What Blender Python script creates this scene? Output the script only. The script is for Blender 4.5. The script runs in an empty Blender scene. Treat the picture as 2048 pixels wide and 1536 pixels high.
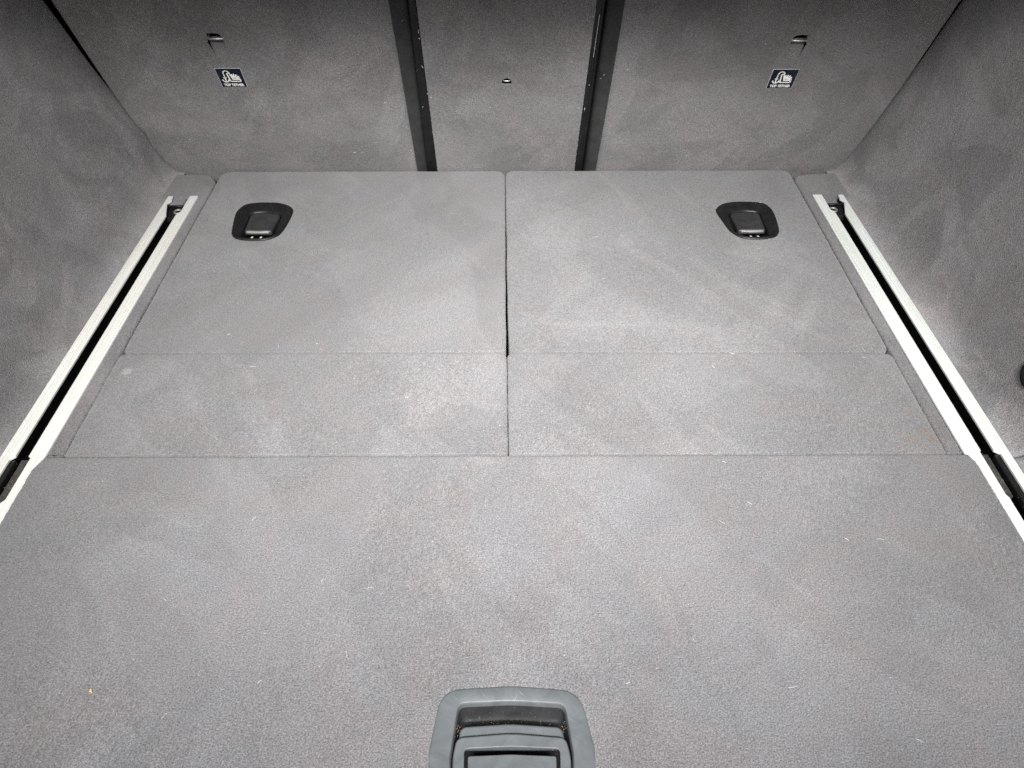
import bpy, bmesh, math, random
from mathutils import Vector, Matrix, noise
random.seed(11)
S = bpy.context.scene
COL = S.collection
R = math.radians

# ------------------------------------------------------------------ camera
cam = bpy.data.cameras.new('camera')
cam.sensor_width = 36.0
cam.lens = 1540.0 / 2048.0 * 36.0
cam.clip_start = 0.01
cam.clip_end = 50
camo = bpy.data.objects.new('camera', cam)
COL.objects.link(camo)
camo.location = (0, 0, 0.6)
camo.rotation_euler = (R(90 - 42.7387), 0, R(-0.3416))
S.camera = camo

# ------------------------------------------------------------------ light
world = bpy.data.worlds.new('World')
S.world = world
world.use_nodes = True
bg = world.node_tree.nodes['Background']
bg.inputs[0].default_value = (0.93, 0.97, 1.0, 1)
bg.inputs[1].default_value = 0.15


def area(name, loc, target, sx, sy, power, col, spread=180):
    l = bpy.data.lights.new(name, 'AREA')
    l.shape = 'RECTANGLE'
    l.size = sx
    l.size_y = sy
    l.energy = power
    l.color = col
    l.spread = R(spread)
    o = bpy.data.objects.new(name, l)
    COL.objects.link(o)
    o.location = loc
    o.rotation_euler = (Vector(target) - Vector(loc)).to_track_quat('-Z', 'Y').to_euler()
    return o


area('tailgate_daylight', (0.06, -0.50, 1.22), (0.02, 0.72, 0.0), 0.85, 0.30, 6.6, (1.0, 0.985, 0.965), 41)
area('open_sky', (0.0, -0.75, 1.30), (0.0, 0.80, 0.0), 2.6, 0.45, 26, (1.0, 0.985, 0.975))

S.view_settings.view_transform = 'Standard'
S.view_settings.look = 'None'
S.view_settings.gamma = 1.0
S.view_settings.exposure = 0.45
S.view_settings.use_curve_mapping = False
S.render.engine = 'CYCLES'
S.cycles.use_denoising = False
S.cycles.max_bounces = 4
S.cycles.use_light_tree = False


# ------------------------------------------------------------------ materials
class NT:
    def __init__(self, name):
        self.m = bpy.data.materials.new(name)
        self.m.use_nodes = True
        self.t = self.m.node_tree
        self.p = self.t.nodes['Principled BSDF']
        self.tc = self.t.nodes.new('ShaderNodeTexCoord')

    def n(self, kind, **kw):
        nd = self.t.nodes.new(kind)
        for k, v in kw.items():
            setattr(nd, k, v)
        return nd

    def l(self, a, b):
        self.t.links.new(a, b)

    def vec(self, scale=(1, 1, 1), rot=(0, 0, 0)):
        return self.turn(self.tc.outputs['Object'], scale, rot)

    def turn(self, src, scale, rot):
        m1 = self.n('ShaderNodeMapping')
        m1.inputs['Rotation'].default_value = rot
        self.l(src, m1.inputs['Vector'])
        m2 = self.n('ShaderNodeMapping')
        m2.inputs['Scale'].default_value = scale
        self.l(m1.outputs[0], m2.inputs['Vector'])
        return m2.outputs[0]

    def noise(self, scale, detail=2, rough=0.5, dist=0, vec=None):
        nd = self.n('ShaderNodeTexNoise')
        nd.inputs['Scale'].default_value = scale
        nd.inputs['Detail'].default_value = detail
        nd.inputs['Roughness'].default_value = rough
        nd.inputs['Distortion'].default_value = dist
        self.l(vec if vec else self.tc.outputs['Object'], nd.inputs['Vector'])
        return nd.outputs['Fac']

    def rng(self, x, a, b, c, d, smooth=False):
        nd = self.n('ShaderNodeMapRange')
        nd.clamp = True
        if smooth:
            nd.interpolation_type = 'SMOOTHSTEP'
        for i, v in enumerate((a, b, c, d)):
            nd.inputs[i + 1].default_value = v
        self.l(x, nd.inputs[0])
        return nd.outputs[0]

    def math(self, op, a, b):
        nd = self.n('ShaderNodeMath')
        nd.operation = op
        for i, v in enumerate((a, b)):
            if isinstance(v, (int, float)):
                nd.inputs[i].default_value = v
            else:
                self.l(v, nd.inputs[i])
        return nd.outputs[0]

    def mix(self, f, a, b, mode='MIX'):
        nd = self.n('ShaderNodeMix')
        nd.data_type = 'RGBA'
        nd.blend_type = mode
        for k, v in ((0, f), (6, a), (7, b)):
            if isinstance(v, (int, float)):
                nd.inputs[k].default_value = v
            elif isinstance(v, tuple):
                nd.inputs[k].default_value = (*v, 1) if len(v) == 3 else v
            else:
                self.l(v, nd.inputs[k])
        return nd.outputs[2]

    def gray(self, x):
        nd = self.n('ShaderNodeCombineColor')
        for i in range(3):
            self.l(x, nd.inputs[i])
        return nd.outputs[0]

    def bump(self, h, strength, dist, prev=None):
        nd = self.n('ShaderNodeBump')
        nd.inputs['Strength'].default_value = strength
        nd.inputs['Distance'].default_value = dist
        self.l(h, nd.inputs['Height'])
        if prev:
            self.l(prev, nd.inputs['Normal'])
        return nd.outputs[0]


def carpet(name, base, seed=0.0, patch=0.16, spots=(), streak=(760, 330, 420), gain=1.0):
    """short-pile felt carpet: heather fibres, brushed nap, faint hue mottling"""
    k = NT(name)
    off = k.n('ShaderNodeVectorMath')
    off.operation = 'ADD'
    off.inputs[1].default_value = (seed, seed * 1.7, seed * 0.6)
    k.l(k.tc.outputs['Object'], off.inputs[0])
    V = off.outputs[0]
    fib = k.noise(760, 2, 0.65, 0.2, V)
    stk = k.noise(1.0, 2, 0.6, 0.6, k.turn(V, streak, (0, 0, 0.18)))
    rib = k.noise(1.0, 2, 0.55, 0.5, k.turn(V, (streak[0] * 0.42, streak[1] * 0.34, streak[2] * 0.3), (0, 0, 0.14)))
    fine = k.noise(2100, 1, 0.5, 0, V)
    # brushed nap: the streaky pile shows only where the pile has been brushed up
    nap = k.rng(k.noise(4.3, 2, 0.5, 0.8, V), 0.38, 0.64, 0.35, 0.95, True)
    fv = k.rng(fib, 0.3, 0.7, 0.54, 1.50)
    sv = k.math('ADD', 1.0, k.math('MULTIPLY', k.math('SUBTRACT', stk, 0.5), k.math('MULTIPLY', nap, 1.25)))
    nv = k.rng(fine, 0.25, 0.75, 0.86, 1.15)
    rv = k.math('ADD', 1.0, k.math('MULTIPLY', k.math('SUBTRACT', rib, 0.5), k.math('MULTIPLY', nap, 0.5)))
    v = k.math('MULTIPLY', k.math('MULTIPLY', fv, sv), k.math('MULTIPLY', nv, rv))
    p1 = k.rng(k.noise(9.0, 3, 0.6, 0.5, k.turn(V, (1.25, 0.5, 0.9), (0, 0, 0.7))), 0.32, 0.68, 1 - patch * 0.7, 1 + patch * 0.7, True)
    # swipes of a hand or brush: pile laid over, with a fairly clear border
    p3 = k.rng(k.noise(6.0, 3, 0.55, 1.1, k.turn(V, (1.5, 0.55, 1.1), (0.3, 0.2, -0.6))), 0.475, 0.545, 1 - patch * 0.55, 1 + patch * 0.45, True)
    p1 = k.math('MULTIPLY', p1, p3)
    p2 = k.rng(k.noise(2.6, 1, 0.5, 0.4, V), 0.3, 0.7, 1 - patch * 0.7, 1 + patch * 0.7, True)
    v = k.math('MULTIPLY', v, k.math('MULTIPLY', p1, p2))
    hue = k.noise(13, 2, 0.6, 1.0, V)
    b = Vector(base) * gain
    warm = (b[0] * 1.016, b[1] * 0.992, b[2] * 1.0)
    cool = (b[0] * 0.975, b[1] * 1.0, b[2] * 1.022)
    tint = k.mix(k.rng(hue, 0.35, 0.65, 0, 1, True), cool, warm)
    # coloured single fibres
    fh = k.noise(520, 1, 0.5, 0, V)
    tint = k.mix(k.rng(fh, 0.58, 0.72, 0, 0.3), tint, (b[0] * 1.1, b[1] * 1.05, b[2] * 1.05))
    col = k.mix(1.0, tint, k.gray(v), 'MULTIPLY')
    # tiny pale fibres
    vor = k.n('ShaderNodeTexVoronoi')
    vor.inputs['Scale'].default_value = 130
    k.l(V, vor.inputs['Vector'])
    speck = k.rng(vor.outputs['Distance'], 0.05, 0.085, 1, 0)
    sel = k.rng(k.noise(47, 1, 0.5, 0, V), 0.60, 0.64, 0, 0.75)
    col = k.mix(k.math('MULTIPLY', speck, sel), col, (0.42, 0.41, 0.39))
    for (x, y, z, rad, c, amt, stretch, *rot) in spots:
        d = k.n('ShaderNodeVectorMath')
        d.operation = 'SUBTRACT'
        d.inputs[1].default_value = (x, y, z)
        k.l(k.tc.outputs['Object'], d.inputs[0])
        sc = k.n('ShaderNodeVectorMath')
        sc.operation = 'MULTIPLY'
        sc.inputs[1].default_value = (stretch[0], stretch[1], 1)
        if rot:
            rt = k.n('ShaderNodeMapping')
            rt.inputs['Rotation'].default_value = (0, 0, rot[0])
            k.l(d.outputs[0], rt.inputs[0])
            k.l(rt.outputs[0], sc.inputs[0])
        else:
            k.l(d.outputs[0], sc.inputs[0])
        ln = k.n('ShaderNodeVectorMath')
        ln.operation = 'LENGTH'
        k.l(sc.outputs[0], ln.inputs[0])
        wob = k.math('ADD', ln.outputs['Value'], k.math('MULTIPLY', k.math('SUBTRACT', k.noise(260, 3, 0.7), 0.5), rad * 1.6))
        f = k.rng(wob, rad * 0.3, rad, amt, 0, True)
        col = k.mix(f, col, k.mix(1.0, c, k.gray(v), 'MULTIPLY'))
    k.l(col, k.p.inputs['Base Color'])
    k.p.inputs['Roughness'].default_value = 0.95
    k.p.inputs['Specular IOR Level'].default_value = 0.12
    k.p.inputs['Sheen Weight'].default_value = 0.16
    k.p.inputs['Sheen Roughness'].default_value = 0.55
    h = k.math('ADD', k.math('MULTIPLY', fib, 1.0), k.math('MULTIPLY', k.math('MULTIPLY', stk, nap), 1.1))
    nb = k.bump(k.noise(24, 2, 0.5, 0.3, V), 0.30, 0.006)
    nb = k.bump(k.math('ADD', h, k.math('MULTIPLY', k.math('MULTIPLY', rib, nap), 0.7)), 0.8, 0.0013, nb)
    k.l(nb, k.p.inputs['Normal'])
    return k.m


def plastic(name, base, rough=0.45, spec=0.5, scratch=0.35, grain=2200, dust=0.0, wear=0.25):
    k = NT(name)
    sc1 = k.noise(1.0, 3, 0.6, 0.4, k.vec((26, 620, 40), (0, 0, 0.75)))
    sc2 = k.noise(1.0, 3, 0.6, 0.4, k.vec((22, 560, 40), (0, 0, -1.15)))
    m1 = k.rng(sc1, 0.66, 0.72, 0, 1)
    m2 = k.rng(sc2, 0.68, 0.74, 0, 1)
    msk = k.math('MULTIPLY', k.math('MAXIMUM', m1, m2), k.rng(k.noise(22, 2), 0.48, 0.62, 0, scratch))
    cl = k.rng(k.noise(38, 4, 0.65, 0.8), 0.3, 0.7, 1 - wear, 1 + wear, True)
    col = k.mix(1.0, tuple(base), k.gray(cl), 'MULTIPLY')
    lite = tuple(min(0.6, c * 2.2 + 0.07) for c in base)
    col = k.mix(msk, col, lite)
    if dust:
        d = k.rng(k.noise(420, 4, 0.75), 0.60, 0.72, 0, dust)
        col = k.mix(d, col, (0.24, 0.20, 0.15))
    k.l(col, k.p.inputs['Base Color'])
    k.l(k.rng(k.noise(70, 4, 0.6), 0.3, 0.7, rough - 0.08, rough + 0.10), k.p.inputs['Roughness'])
    k.p.inputs['Specular IOR Level'].default_value = spec
    nb = k.bump(k.noise(grain, 2), 0.22, 0.0003)
    k.l(nb, k.p.inputs['Normal'])
    return k.m


def aluminium(name, tintc):
    k = NT(name)
    st = k.noise(1.0, 4, 0.6, 0.1, k.vec((1100, 5, 1100)))
    cloud = k.noise(28, 4, 0.6, 0.6)
    a = tuple(tintc)
    b = (tintc[0] * 0.74, tintc[1] * 0.74, tintc[2] * 0.72)
    col = k.mix(k.rng(st, 0.3, 0.7, 0, 1), b, a)
    col = k.mix(k.rng(cloud, 0.52, 0.75, 0, 0.55, True), col, (tintc[0] * 0.86, tintc[1] * 0.82, tintc[2] * 0.68))
    grime = k.rng(k.noise(190, 5, 0.75, 0.5), 0.60, 0.72, 0, 0.55)
    grime = k.math('MULTIPLY', grime, k.rng(k.noise(14, 2), 0.45, 0.65, 0, 1))
    col = k.mix(grime, col, (0.22, 0.20, 0.17))
    k.l(col, k.p.inputs['Base Color'])
    k.p.inputs['Metallic'].default_value = 0.25
    k.l(k.rng(cloud, 0.3, 0.7, 0.36, 0.55), k.p.inputs['Roughness'])
    k.l(k.bump(st, 0.25, 0.0003), k.p.inputs['Normal'])
    return k.m


def woven(name, base):
    k = NT(name)
    ck = k.n('ShaderNodeTexWave')
    ck.inputs['Scale'].default_value = 260
    ck.inputs['Distortion'].default_value = 1.2
    k.l(k.vec((1, 0.3, 1), (0.4, 0.6, 0)), ck.inputs['Vector'])
    ck2 = k.n('ShaderNodeTexWave')
    ck2.inputs['Scale'].default_value = 260
    ck2.inputs['Distortion'].default_value = 1.2
    k.l(k.vec((-1, 0.3, 1), (0.4, -0.6, 0)), ck2.inputs['Vector'])
    w = k.math('MULTIPLY', ck.outputs['Fac'], ck2.outputs['Fac'])
    v = k.math('MULTIPLY', k.rng(w, 0, 0.6, 0.72, 1.3), k.rng(k.noise(60, 4), 0.3, 0.7, 0.8, 1.2))
    col = k.mix(1.0, tuple(base), k.gray(v), 'MULTIPLY')
    k.l(col, k.p.inputs['Base Color'])
    k.p.inputs['Roughness'].default_value = 0.85
    k.p.inputs['Specular IOR Level'].default_value = 0.25
    k.l(k.bump(w, 0.4, 0.0004), k.p.inputs['Normal'])
    return k.m


def simple(name, base, rough=0.6, metal=0.0, spec=0.5, var=0.2):
    k = NT(name)
    v = k.rng(k.noise(140, 3, 0.6), 0.3, 0.7, 1 - var, 1 + var)
    k.l(k.mix(1.0, tuple(base), k.gray(v), 'MULTIPLY'), k.p.inputs['Base Color'])
    k.p.inputs['Roughness'].default_value = rough
    k.p.inputs['Metallic'].default_value = metal
    k.p.inputs['Specular IOR Level'].default_value = spec
    return k.m


G = (0.137, 0.1335, 0.136)
RUST = (0.165, 0.112, 0.080)
M = {
    'floor': carpet('carpet_floor', G, 0.0, 0.08,
                    [(-0.054, 0.487, 0, 0.020, (0.105, 0.096, 0.086), 0.32, (1.7, 0.8)),
                     (-0.46, 0.278, 0, 0.008, (0.2, 0.19, 0.18), 0.6, (1, 0.7))]),
    'seat_l': carpet('carpet_seat_left', G, 3.1, 0.11,
                     [(-0.4465, 0.6718, 0, 0.009, (0.23, 0.225, 0.22), 0.7, (0.9, 1.2))]),
    'seat_r': carpet('carpet_seat_right', G, 5.7, 0.11,
                     [(0.4526, 0.5617, 0, 0.009, RUST, 0.55, (1, 1)), (0.4408, 0.6019, 0, 0.006, RUST, 0.42, (1, 1)),
                      (0.4580, 0.5971, 0, 0.006, RUST, 0.42, (1, 1)), (0.445, 0.571, 0, 0.006, RUST, 0.55, (1, 1)),
                      (0.428, 0.562, 0, 0.010, (0.17, 0.13, 0.10), 0.4, (1, 1)),
                      (0.345, 0.800, 0, 0.020, (0.175, 0.171, 0.171), 0.55, (1.0, 0.16), 0.55), (0.385, 0.785, 0, 0.012, (0.172, 0.168, 0.168), 0.5, (1.0, 0.14), 0.5),
                      (0.12, 0.760, 0, 0.008, (0.165, 0.162, 0.162), 0.45, (0.06, 1.0), 0.02)]),
    'side': carpet('carpet_side', (0.180, 0.172, 0.173), 9.3, 0.19, (), (700, 600, 420)),
    'ledge': carpet('carpet_ledge_shaded', (0.122, 0.117, 0.119), 12.9, 0.14, (), (700, 600, 420)),  # side carpet darkened in colour for the shade along the ledge
    'back': carpet('carpet_back', (0.146, 0.140, 0.138), 16.4, 0.15, (), (760, 400, 400)),
    'black': plastic('black_plastic', (0.007, 0.007, 0.0075), 0.42, 0.30, 0.5, 1800, 0.12),
    'button': plastic('dark_grey_plastic', (0.026, 0.027, 0.028), 0.36, 0.35, 0.25, 1800, 0.05),
    'strip': plastic('black_strip', (0.007, 0.0075, 0.008), 0.45, 0.28, 0.5, 1800, 0.06),
    'handle': plastic('grey_plastic', (0.097, 0.106, 0.112), 0.46, 0.45, 0.9, 2600, 0.10, 0.15),
    'handle_dark': plastic('grey_plastic_cup', (0.028, 0.029, 0.031), 0.5, 0.3, 0.3, 2600, 0.5, 0.2),
    'alu': aluminium('brushed_aluminium', (0.85, 0.85, 0.82)),
    'alu_cool': aluminium('brushed_aluminium_cool', (0.82, 0.85, 0.835)),
    'void': simple('gap_shade_black', (0.006, 0.006, 0.006), 0.9, 0, 0.1),  # near-black colour paints the shade in gaps, wells and holes
    'cover': simple('shade_cover_cloth', (0.03, 0.03, 0.032), 0.9, 0, 0.2),
    'channel': simple('black_channel', (0.008, 0.008, 0.009), 0.5, 0, 0.4),
    'insert': plastic('dusty_insert', (0.035, 0.034, 0.033), 0.6, 0.4, 0.3, 1500, 0.75, 0.35),
    'wire': simple('zinc_wire', (0.55, 0.55, 0.53), 0.42, 0.8),
    'prong': simple('pale_spring', (0.72, 0.68, 0.55), 0.4, 0.2),
    'ring': simple('grey_steel_ring', (0.34, 0.31, 0.28), 0.5, 0.6),
    'fabric': woven('grey_woven_fabric', (0.030, 0.031, 0.031)),
    'navy': simple('navy_label', (0.006, 0.008, 0.018), 0.4, 0, 0.25, 0.1),
    'white': simple('white_print', (0.80, 0.80, 0.78), 0.5, 0, 0.4, 0.04),
    'edge': simple('label_edge', (0.42, 0.43, 0.44), 0.5, 0, 0.4, 0.1),
    'lint': simple('pale_lint', (0.62, 0.61, 0.58), 0.8, 0, 0.2),
    'crumb': simple('tan_crumb', (0.62, 0.42, 0.20), 0.7, 0, 0.2, 0.4),
    'dirt': simple('brown_grit', (0.20, 0.15, 0.10), 0.8, 0, 0.2, 0.5),
}


# ------------------------------------------------------------------ object helpers
def obj(name, bm, mat, parent=None, label=None):
    me = bpy.data.meshes.new(name)
    bm.to_mesh(me)
    bm.free()
    o = bpy.data.objects.new(name, me)
    me.materials.append(M[mat] if isinstance(mat, str) else mat)
    COL.objects.link(o)
    if parent is not None:
        o.parent = parent
        w = parent.location.copy()
        q = parent
        while q.parent:
            q = q.parent
            w += q.location
        # mesh coordinates are world coordinates; only Empty roots carry an offset
        root = q
        o.matrix_parent_inverse = Matrix.Translation(-root.location) if parent is root else Matrix.Identity(4)
    if label:
        o['label'] = label
    return o


def thing(name, label, cat, loc, group=None, kind=None):
    o = bpy.data.objects.new(name, None)
    o.empty_display_size = 0.03
    COL.objects.link(o)
    o.location = loc
    o['label'] = label
    o['category'] = cat
    if group:
        o['group'] = group
    if kind:
        o['kind'] = kind
    return o


SHADE_Y, SHADE_Z = 0.685, 0.47
LEAN = R(24)
YB = 1.1706
FLOOR = (Vector((0, 0, 0)), Vector((1, 0, 0)), Vector((0, 1, 0)), Vector((0, 0, 1)))
BACK = (Vector((0, YB, 0)), Vector((1, 0, 0)), Vector((0, -math.sin(LEAN), math.cos(LEAN))),
        Vector((0, -math.cos(LEAN), -math.sin(LEAN))))


def at(fr, u, v, w=0.0):
    return fr[0] + fr[1] * u + fr[2] * v + fr[3] * w


def rounded(pts, rad, seg=7):
    """polygon with rounded corners; rad one number or one per corner"""
    n = len(pts)
    out = []
    for i in range(n):
        p = Vector(pts[i])
        a = Vector(pts[i - 1]) - p
        b = Vector(pts[(i + 1) % n]) - p
        r = rad[i] if isinstance(rad, (list, tuple)) else rad
        la, lb = a.length, b.length
        a.normalize()
        b.normalize()
        ang = a.angle(b)
        if r <= 0 or ang > 3.1:
            out.append(p)
            continue
        t = min(r / math.tan(ang / 2), la * 0.49, lb * 0.49)
        p0, p1 = p + a * t, p + b * t
        for k in range(seg + 1):
            s = k / seg
            out.append((1 - s) ** 2 * p0 + 2 * s * (1 - s) * p + s * s * p1)
    return out


def smooth_closed(pts, per=8):
    n = len(pts)
    P = [Vector(p) for p in pts]
    out = []
    for i in range(n):
        p0, p1, p2, p3 = P[i - 1], P[i], P[(i + 1) % n], P[(i + 2) % n]
        for k in range(per):
            t = k / per
            out.append(0.5 * ((2 * p1) + (p2 - p0) * t + (2 * p0 - 5 * p1 + 4 * p2 - p3) * t * t
                              + (3 * p1 - p0 - 3 * p2 + p3) * t ** 3))
    return out


def resample(pts, ds):
    out = []
    n = len(pts)
    for i in range(n):
        a, b = Vector(pts[i]), Vector(pts[(i + 1) % n])
        L = (b - a).length
        if L < 1e-7:
            continue
        m = max(1, int(round(L / ds)))
        for k in range(m):
            out.append(a.lerp(b, k / m))
    return out


def resample_n(pts, n):
    P = [Vector(p) for p in pts]
    P.append(P[0])
    acc = [0]
    for i in range(1, len(P)):
        acc.append(acc[-1] + (P[i] - P[i - 1]).length)
    out, j = [], 0
    for k in range(n):
        t = acc[-1] * k / n
        while acc[j + 1] < t:
            j += 1
        s = (t - acc[j]) / max(1e-9, acc[j + 1] - acc[j])
        out.append(P[j].lerp(P[j + 1], s))
    return out


def area2(p):
    return sum(p[i - 1].x * p[i].y - p[i].x * p[i - 1].y for i in range(len(p)))


def ccw(p):
    return p if area2(p) > 0 else list(reversed(p))


def normals2(p):
    """outward normals of a ccw polygon"""
    n = len(p)
    out = []
    for i in range(n):
        t = p[(i + 1) % n] - p[i - 1]
        v = Vector((t.y, -t.x))
        out.append(v.normalized() if v.length > 1e-9 else Vector((0, 0)))
    return out


def jitter(p, amp, freq, seed):
    nn = normals2(p)
    out = []
    for q, n in zip(p, nn):
        a = noise.noise(Vector((q.x * freq, q.y * freq, seed))) + 0.6 * noise.noise(Vector((q.x * freq * 2.7, q.y * freq * 2.7, seed + 9)))
        out.append(q + n * a * amp)
    return out


def loft(bm, loops, close=True, smooth=True):
    fs = []
    for A, B in zip(loops, loops[1:]):
        n = len(A)
        for i in range(n if close else n - 1):
            try:
                f = bm.faces.new((A[i], A[(i + 1) % n], B[(i + 1) % n], B[i]))
                f.smooth = smooth
                fs.append(f)
            except ValueError:
                pass
    return fs


def loop_edges(bm, L):
    return [bm.edges.get((L[i - 1], L[i])) or bm.edges.new((L[i - 1], L[i])) for i in range(len(L))]


def plate(bm, fr, outline, top=0.0, thick=0.02, r=0.004, ds=0.0025, jit=0.0, jf=260, seed=1.0,
          holes=(), hole_depth=0.02, hole_r=0.0008, arcs=4, bottom=False, front_r=None, rw=None, wob=0.0):
    """solid slab with rounded upper edge, optional holes with real walls"""
    P = ccw(resample(outline, ds))
    if jit:
        P = jitter(P, jit, jf, seed)
    if wob:
        P = jitter(P, wob, 13, seed + 40)
    N = normals2(P)
    loops = [[bm.verts.new(at(fr, p.x, p.y, top - thick)) for p in P]]
    for k in range(arcs + 1):
        a = math.pi / 2 * k / arcs
        lp = []
        for p, n in zip(P, N):
            rr, rh = r, (rw or r)
            if front_r is not None:
                t = min(1.0, max(0.0, (-n.y - 0.35) / 0.4))
                rr = r + (front_r - r) * t
                rh = rh + (front_r - rh) * t
            off, w = rh * (1 - math.cos(a)), top - rr + rr * math.sin(a)
            lp.append(bm.verts.new(at(fr, p.x - n.x * off, p.y - n.y * off, w)))
        loops.append(lp)
    loft(bm, loops)
    edges = loop_edges(bm, loops[-1])
    for hi, h in enumerate(holes):
        H = ccw(resample(h, ds * 0.6))
        if jit:
            H = jitter(H, jit * 0.7, jf, seed + 3 + hi)
        HN = normals2(H)
        hl = []
        for k in range(3):
            a = math.pi / 2 * k / 2
            off, w = hole_r * (1 - math.sin(a)), top - hole_r + hole_r * math.cos(a)
            off = hole_r * (1 - math.sin(a))
            hl.append([bm.verts.new(at(fr, p.x + n.x * off, p.y + n.y * off, w)) for p, n in zip(H, HN)])
        hl.append([bm.verts.new(at(fr, p.x, p.y, top - hole_depth)) for p in H])
        loft(bm, hl)
        edges += loop_edges(bm, hl[0])
    bmesh.ops.triangle_fill(bm, use_beauty=True, use_dissolve=False, edges=edges)
    if bottom:
        bmesh.ops.triangle_fill(bm, use_beauty=True, edges=loop_edges(bm, loops[0]))
    bmesh.ops.recalc_face_normals(bm, faces=bm.faces)
    return bm


def B():
    return bmesh.new()


def box(bm, x0, x1, y0, y1, z0, z1, fr=FLOOR):
    v = [bm.verts.new(at(fr, x, y, z)) for z in (z0, z1) for y in (y0, y1) for x in (x0, x1)]
    for f in ((0, 2, 3, 1), (4, 5, 7, 6), (0, 1, 5, 4), (2, 6, 7, 3), (0, 4, 6, 2), (1, 3, 7, 5)):
        bm.faces.new([v[i] for i in f])
    return bm


def tube(bm, pts, rad, seg=8, taper=False):
    rings = []
    n = len(pts)
    for i, p in enumerate(pts):
        t = (pts[min(i + 1, n - 1)] - pts[max(i - 1, 0)]).normalized()
        a = t.cross(Vector((0.3, 0.2, 1))).normalized()
        b = t.cross(a)
        rr = rad * (0.35 + 0.65 * math.sin(math.pi * (0.15 + 0.7 * i / (n - 1)))) if taper else rad
        rings.append([bm.verts.new(p + (a * math.cos(2 * math.pi * k / seg) + b * math.sin(2 * math.pi * k / seg)) * rr) for k in range(seg)])
    loft(bm, rings)
    for rg in (rings[0], rings[-1]):
        bm.faces.new(rg)
    bmesh.ops.recalc_face_normals(bm, faces=bm.faces)
    return bm


def cap(bm, L):
    f = bm.faces.new(L)
    return f


# ------------------------------------------------------------------ car body behind everything (near-black for the shade in the gaps)
b = B()
box(b, -0.75, 0.75, -0.10, 1.42, -0.085, -0.075)
box(b, -0.75, 0.75, 1.40, 1.42, -0.075, 0.70)
for sx in (-1, 1):
    box(b, sx * 0.745 - 0.005, sx * 0.745 + 0.005, 0.30, 1.40, -0.075, 0.70)
box(b, -0.75, 0.75, 0.985, 1.40, 0.69, 0.70)
o = obj('body_shell', b, 'void')
o['kind'] = 'structure'
o['label'] = 'dark body shell under and behind the boot lining'

b = plate(B(), FLOOR, rounded([(-0.60, SHADE_Y), (0.60, SHADE_Y), (0.60, 0.960), (-0.60, 0.960)], 0.02), SHADE_Z + 0.025, 0.025, 0.008, 0.02, bottom=True)  # unseen cover, added above the view to shade the upper backrests
o = obj('shade_cover', b, 'cover')
o['kind'] = 'structure'
o['label'] = 'added dark cover, out of view, shading the upper seat backrests'

# ------------------------------------------------------------------ front cargo floor panel
HOLE_H = rounded([(-0.0560, 0.150), (-0.0605, 0.240), (-0.0545, 0.2860), (0.0020, 0.2885), (0.0535, 0.2835), (0.0630, 0.240), (0.0585, 0.150)],
                 [0.02, 0.06, 0.020, 0.1, 0.020, 0.06, 0.02])
panel = thing('cargo_floor_panel', 'wide grey carpeted floor panel in front with a grey plastic grab latch', 'floor panel', (0, 0.30, -0.07))
pts = [(-0.489, 0.02), (0.4845, 0.02), (0.4845, 0.5250), (0.4805, 0.5390), (-0.4835, 0.5405), (-0.4895, 0.5230)]
obj('carpet', plate(B(), FLOOR, rounded(pts, [0.008, 0.008, 0.012, 0.004, 0.004, 0.012]), 0.0014, 0.024, 0.0036, 0.0022, 0.0006, 330, 4.0, rw=0.0055, wob=0.0006, arcs=6,
                    holes=[HOLE_H], hole_depth=0.03, hole_r=0.001), 'floor', panel)

# the grab latch
OUT = rounded([(-0.0570, 0.148), (-0.0618, 0.238), (-0.0553, 0.2872), (0.0020, 0.2905), (0.0560, 0.2858), (0.0648, 0.240), (0.0600, 0.148)],
              [0.02, 0.06, 0.021, 0.12, 0.021, 0.06, 0.02])
INN = rounded([(-0.0420, 0.164), (-0.0450, 0.236), (-0.0405, 0.2755), (0.0010, 0.2772), (0.0430, 0.2745), (0.0476, 0.238), (0.0445, 0.164)],
              [0.010, 0.05, 0.0065, 0.12, 0.0065, 0.05, 0.010])


def ring_loops(bm, fr, spec, n=140):
    """spec = list of (outline, offset outward, w)"""
    loops = []
    for pl, off, w in spec:
        p = ccw(resample_n(pl, n))
        # start every loop at the direction of -v so that lofts do not twist
        c = sum(p, Vector((0, 0))) / n
        j = min(range(n), key=lambda i: abs(math.atan2(p[i].x - c.x, -(p[i].y - c.y))))
        p = p[j:] + p[:j]
        nn = normals2(p)
        loops.append([bm.verts.new(at(fr, q.x + m.x * off, q.y + m.y * off, w)) for q, m in zip(p, nn)])
    return loops


b = B()
L = ring_loops(b, FLOOR, [(OUT, 0, -0.006), (OUT, 0, 0.0006), (OUT, -0.0006, 0.0016), (OUT, -0.002, 0.0022), (INN, 0.0012, 0.0022), (INN, 0.0005, 0.0018),
                          (INN, 0.0001, 0.0002), (INN, -0.0004, -0.004)])
loft(b, L)
bez = obj('latch_bezel', b, 'handle', panel, 'grey plastic latch surround with pale scratches')
b = B()
L = ring_loops(b, FLOOR, [(INN, -0.0002, -0.0038), (INN, -0.0008, -0.020), (INN, -0.003, -0.0245)])
loft(b, L)
cap(b, L[-1])
bmesh.ops.recalc_face_normals(b, faces=b.faces)
obj('cup', b, 'handle_dark', bez)
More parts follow.
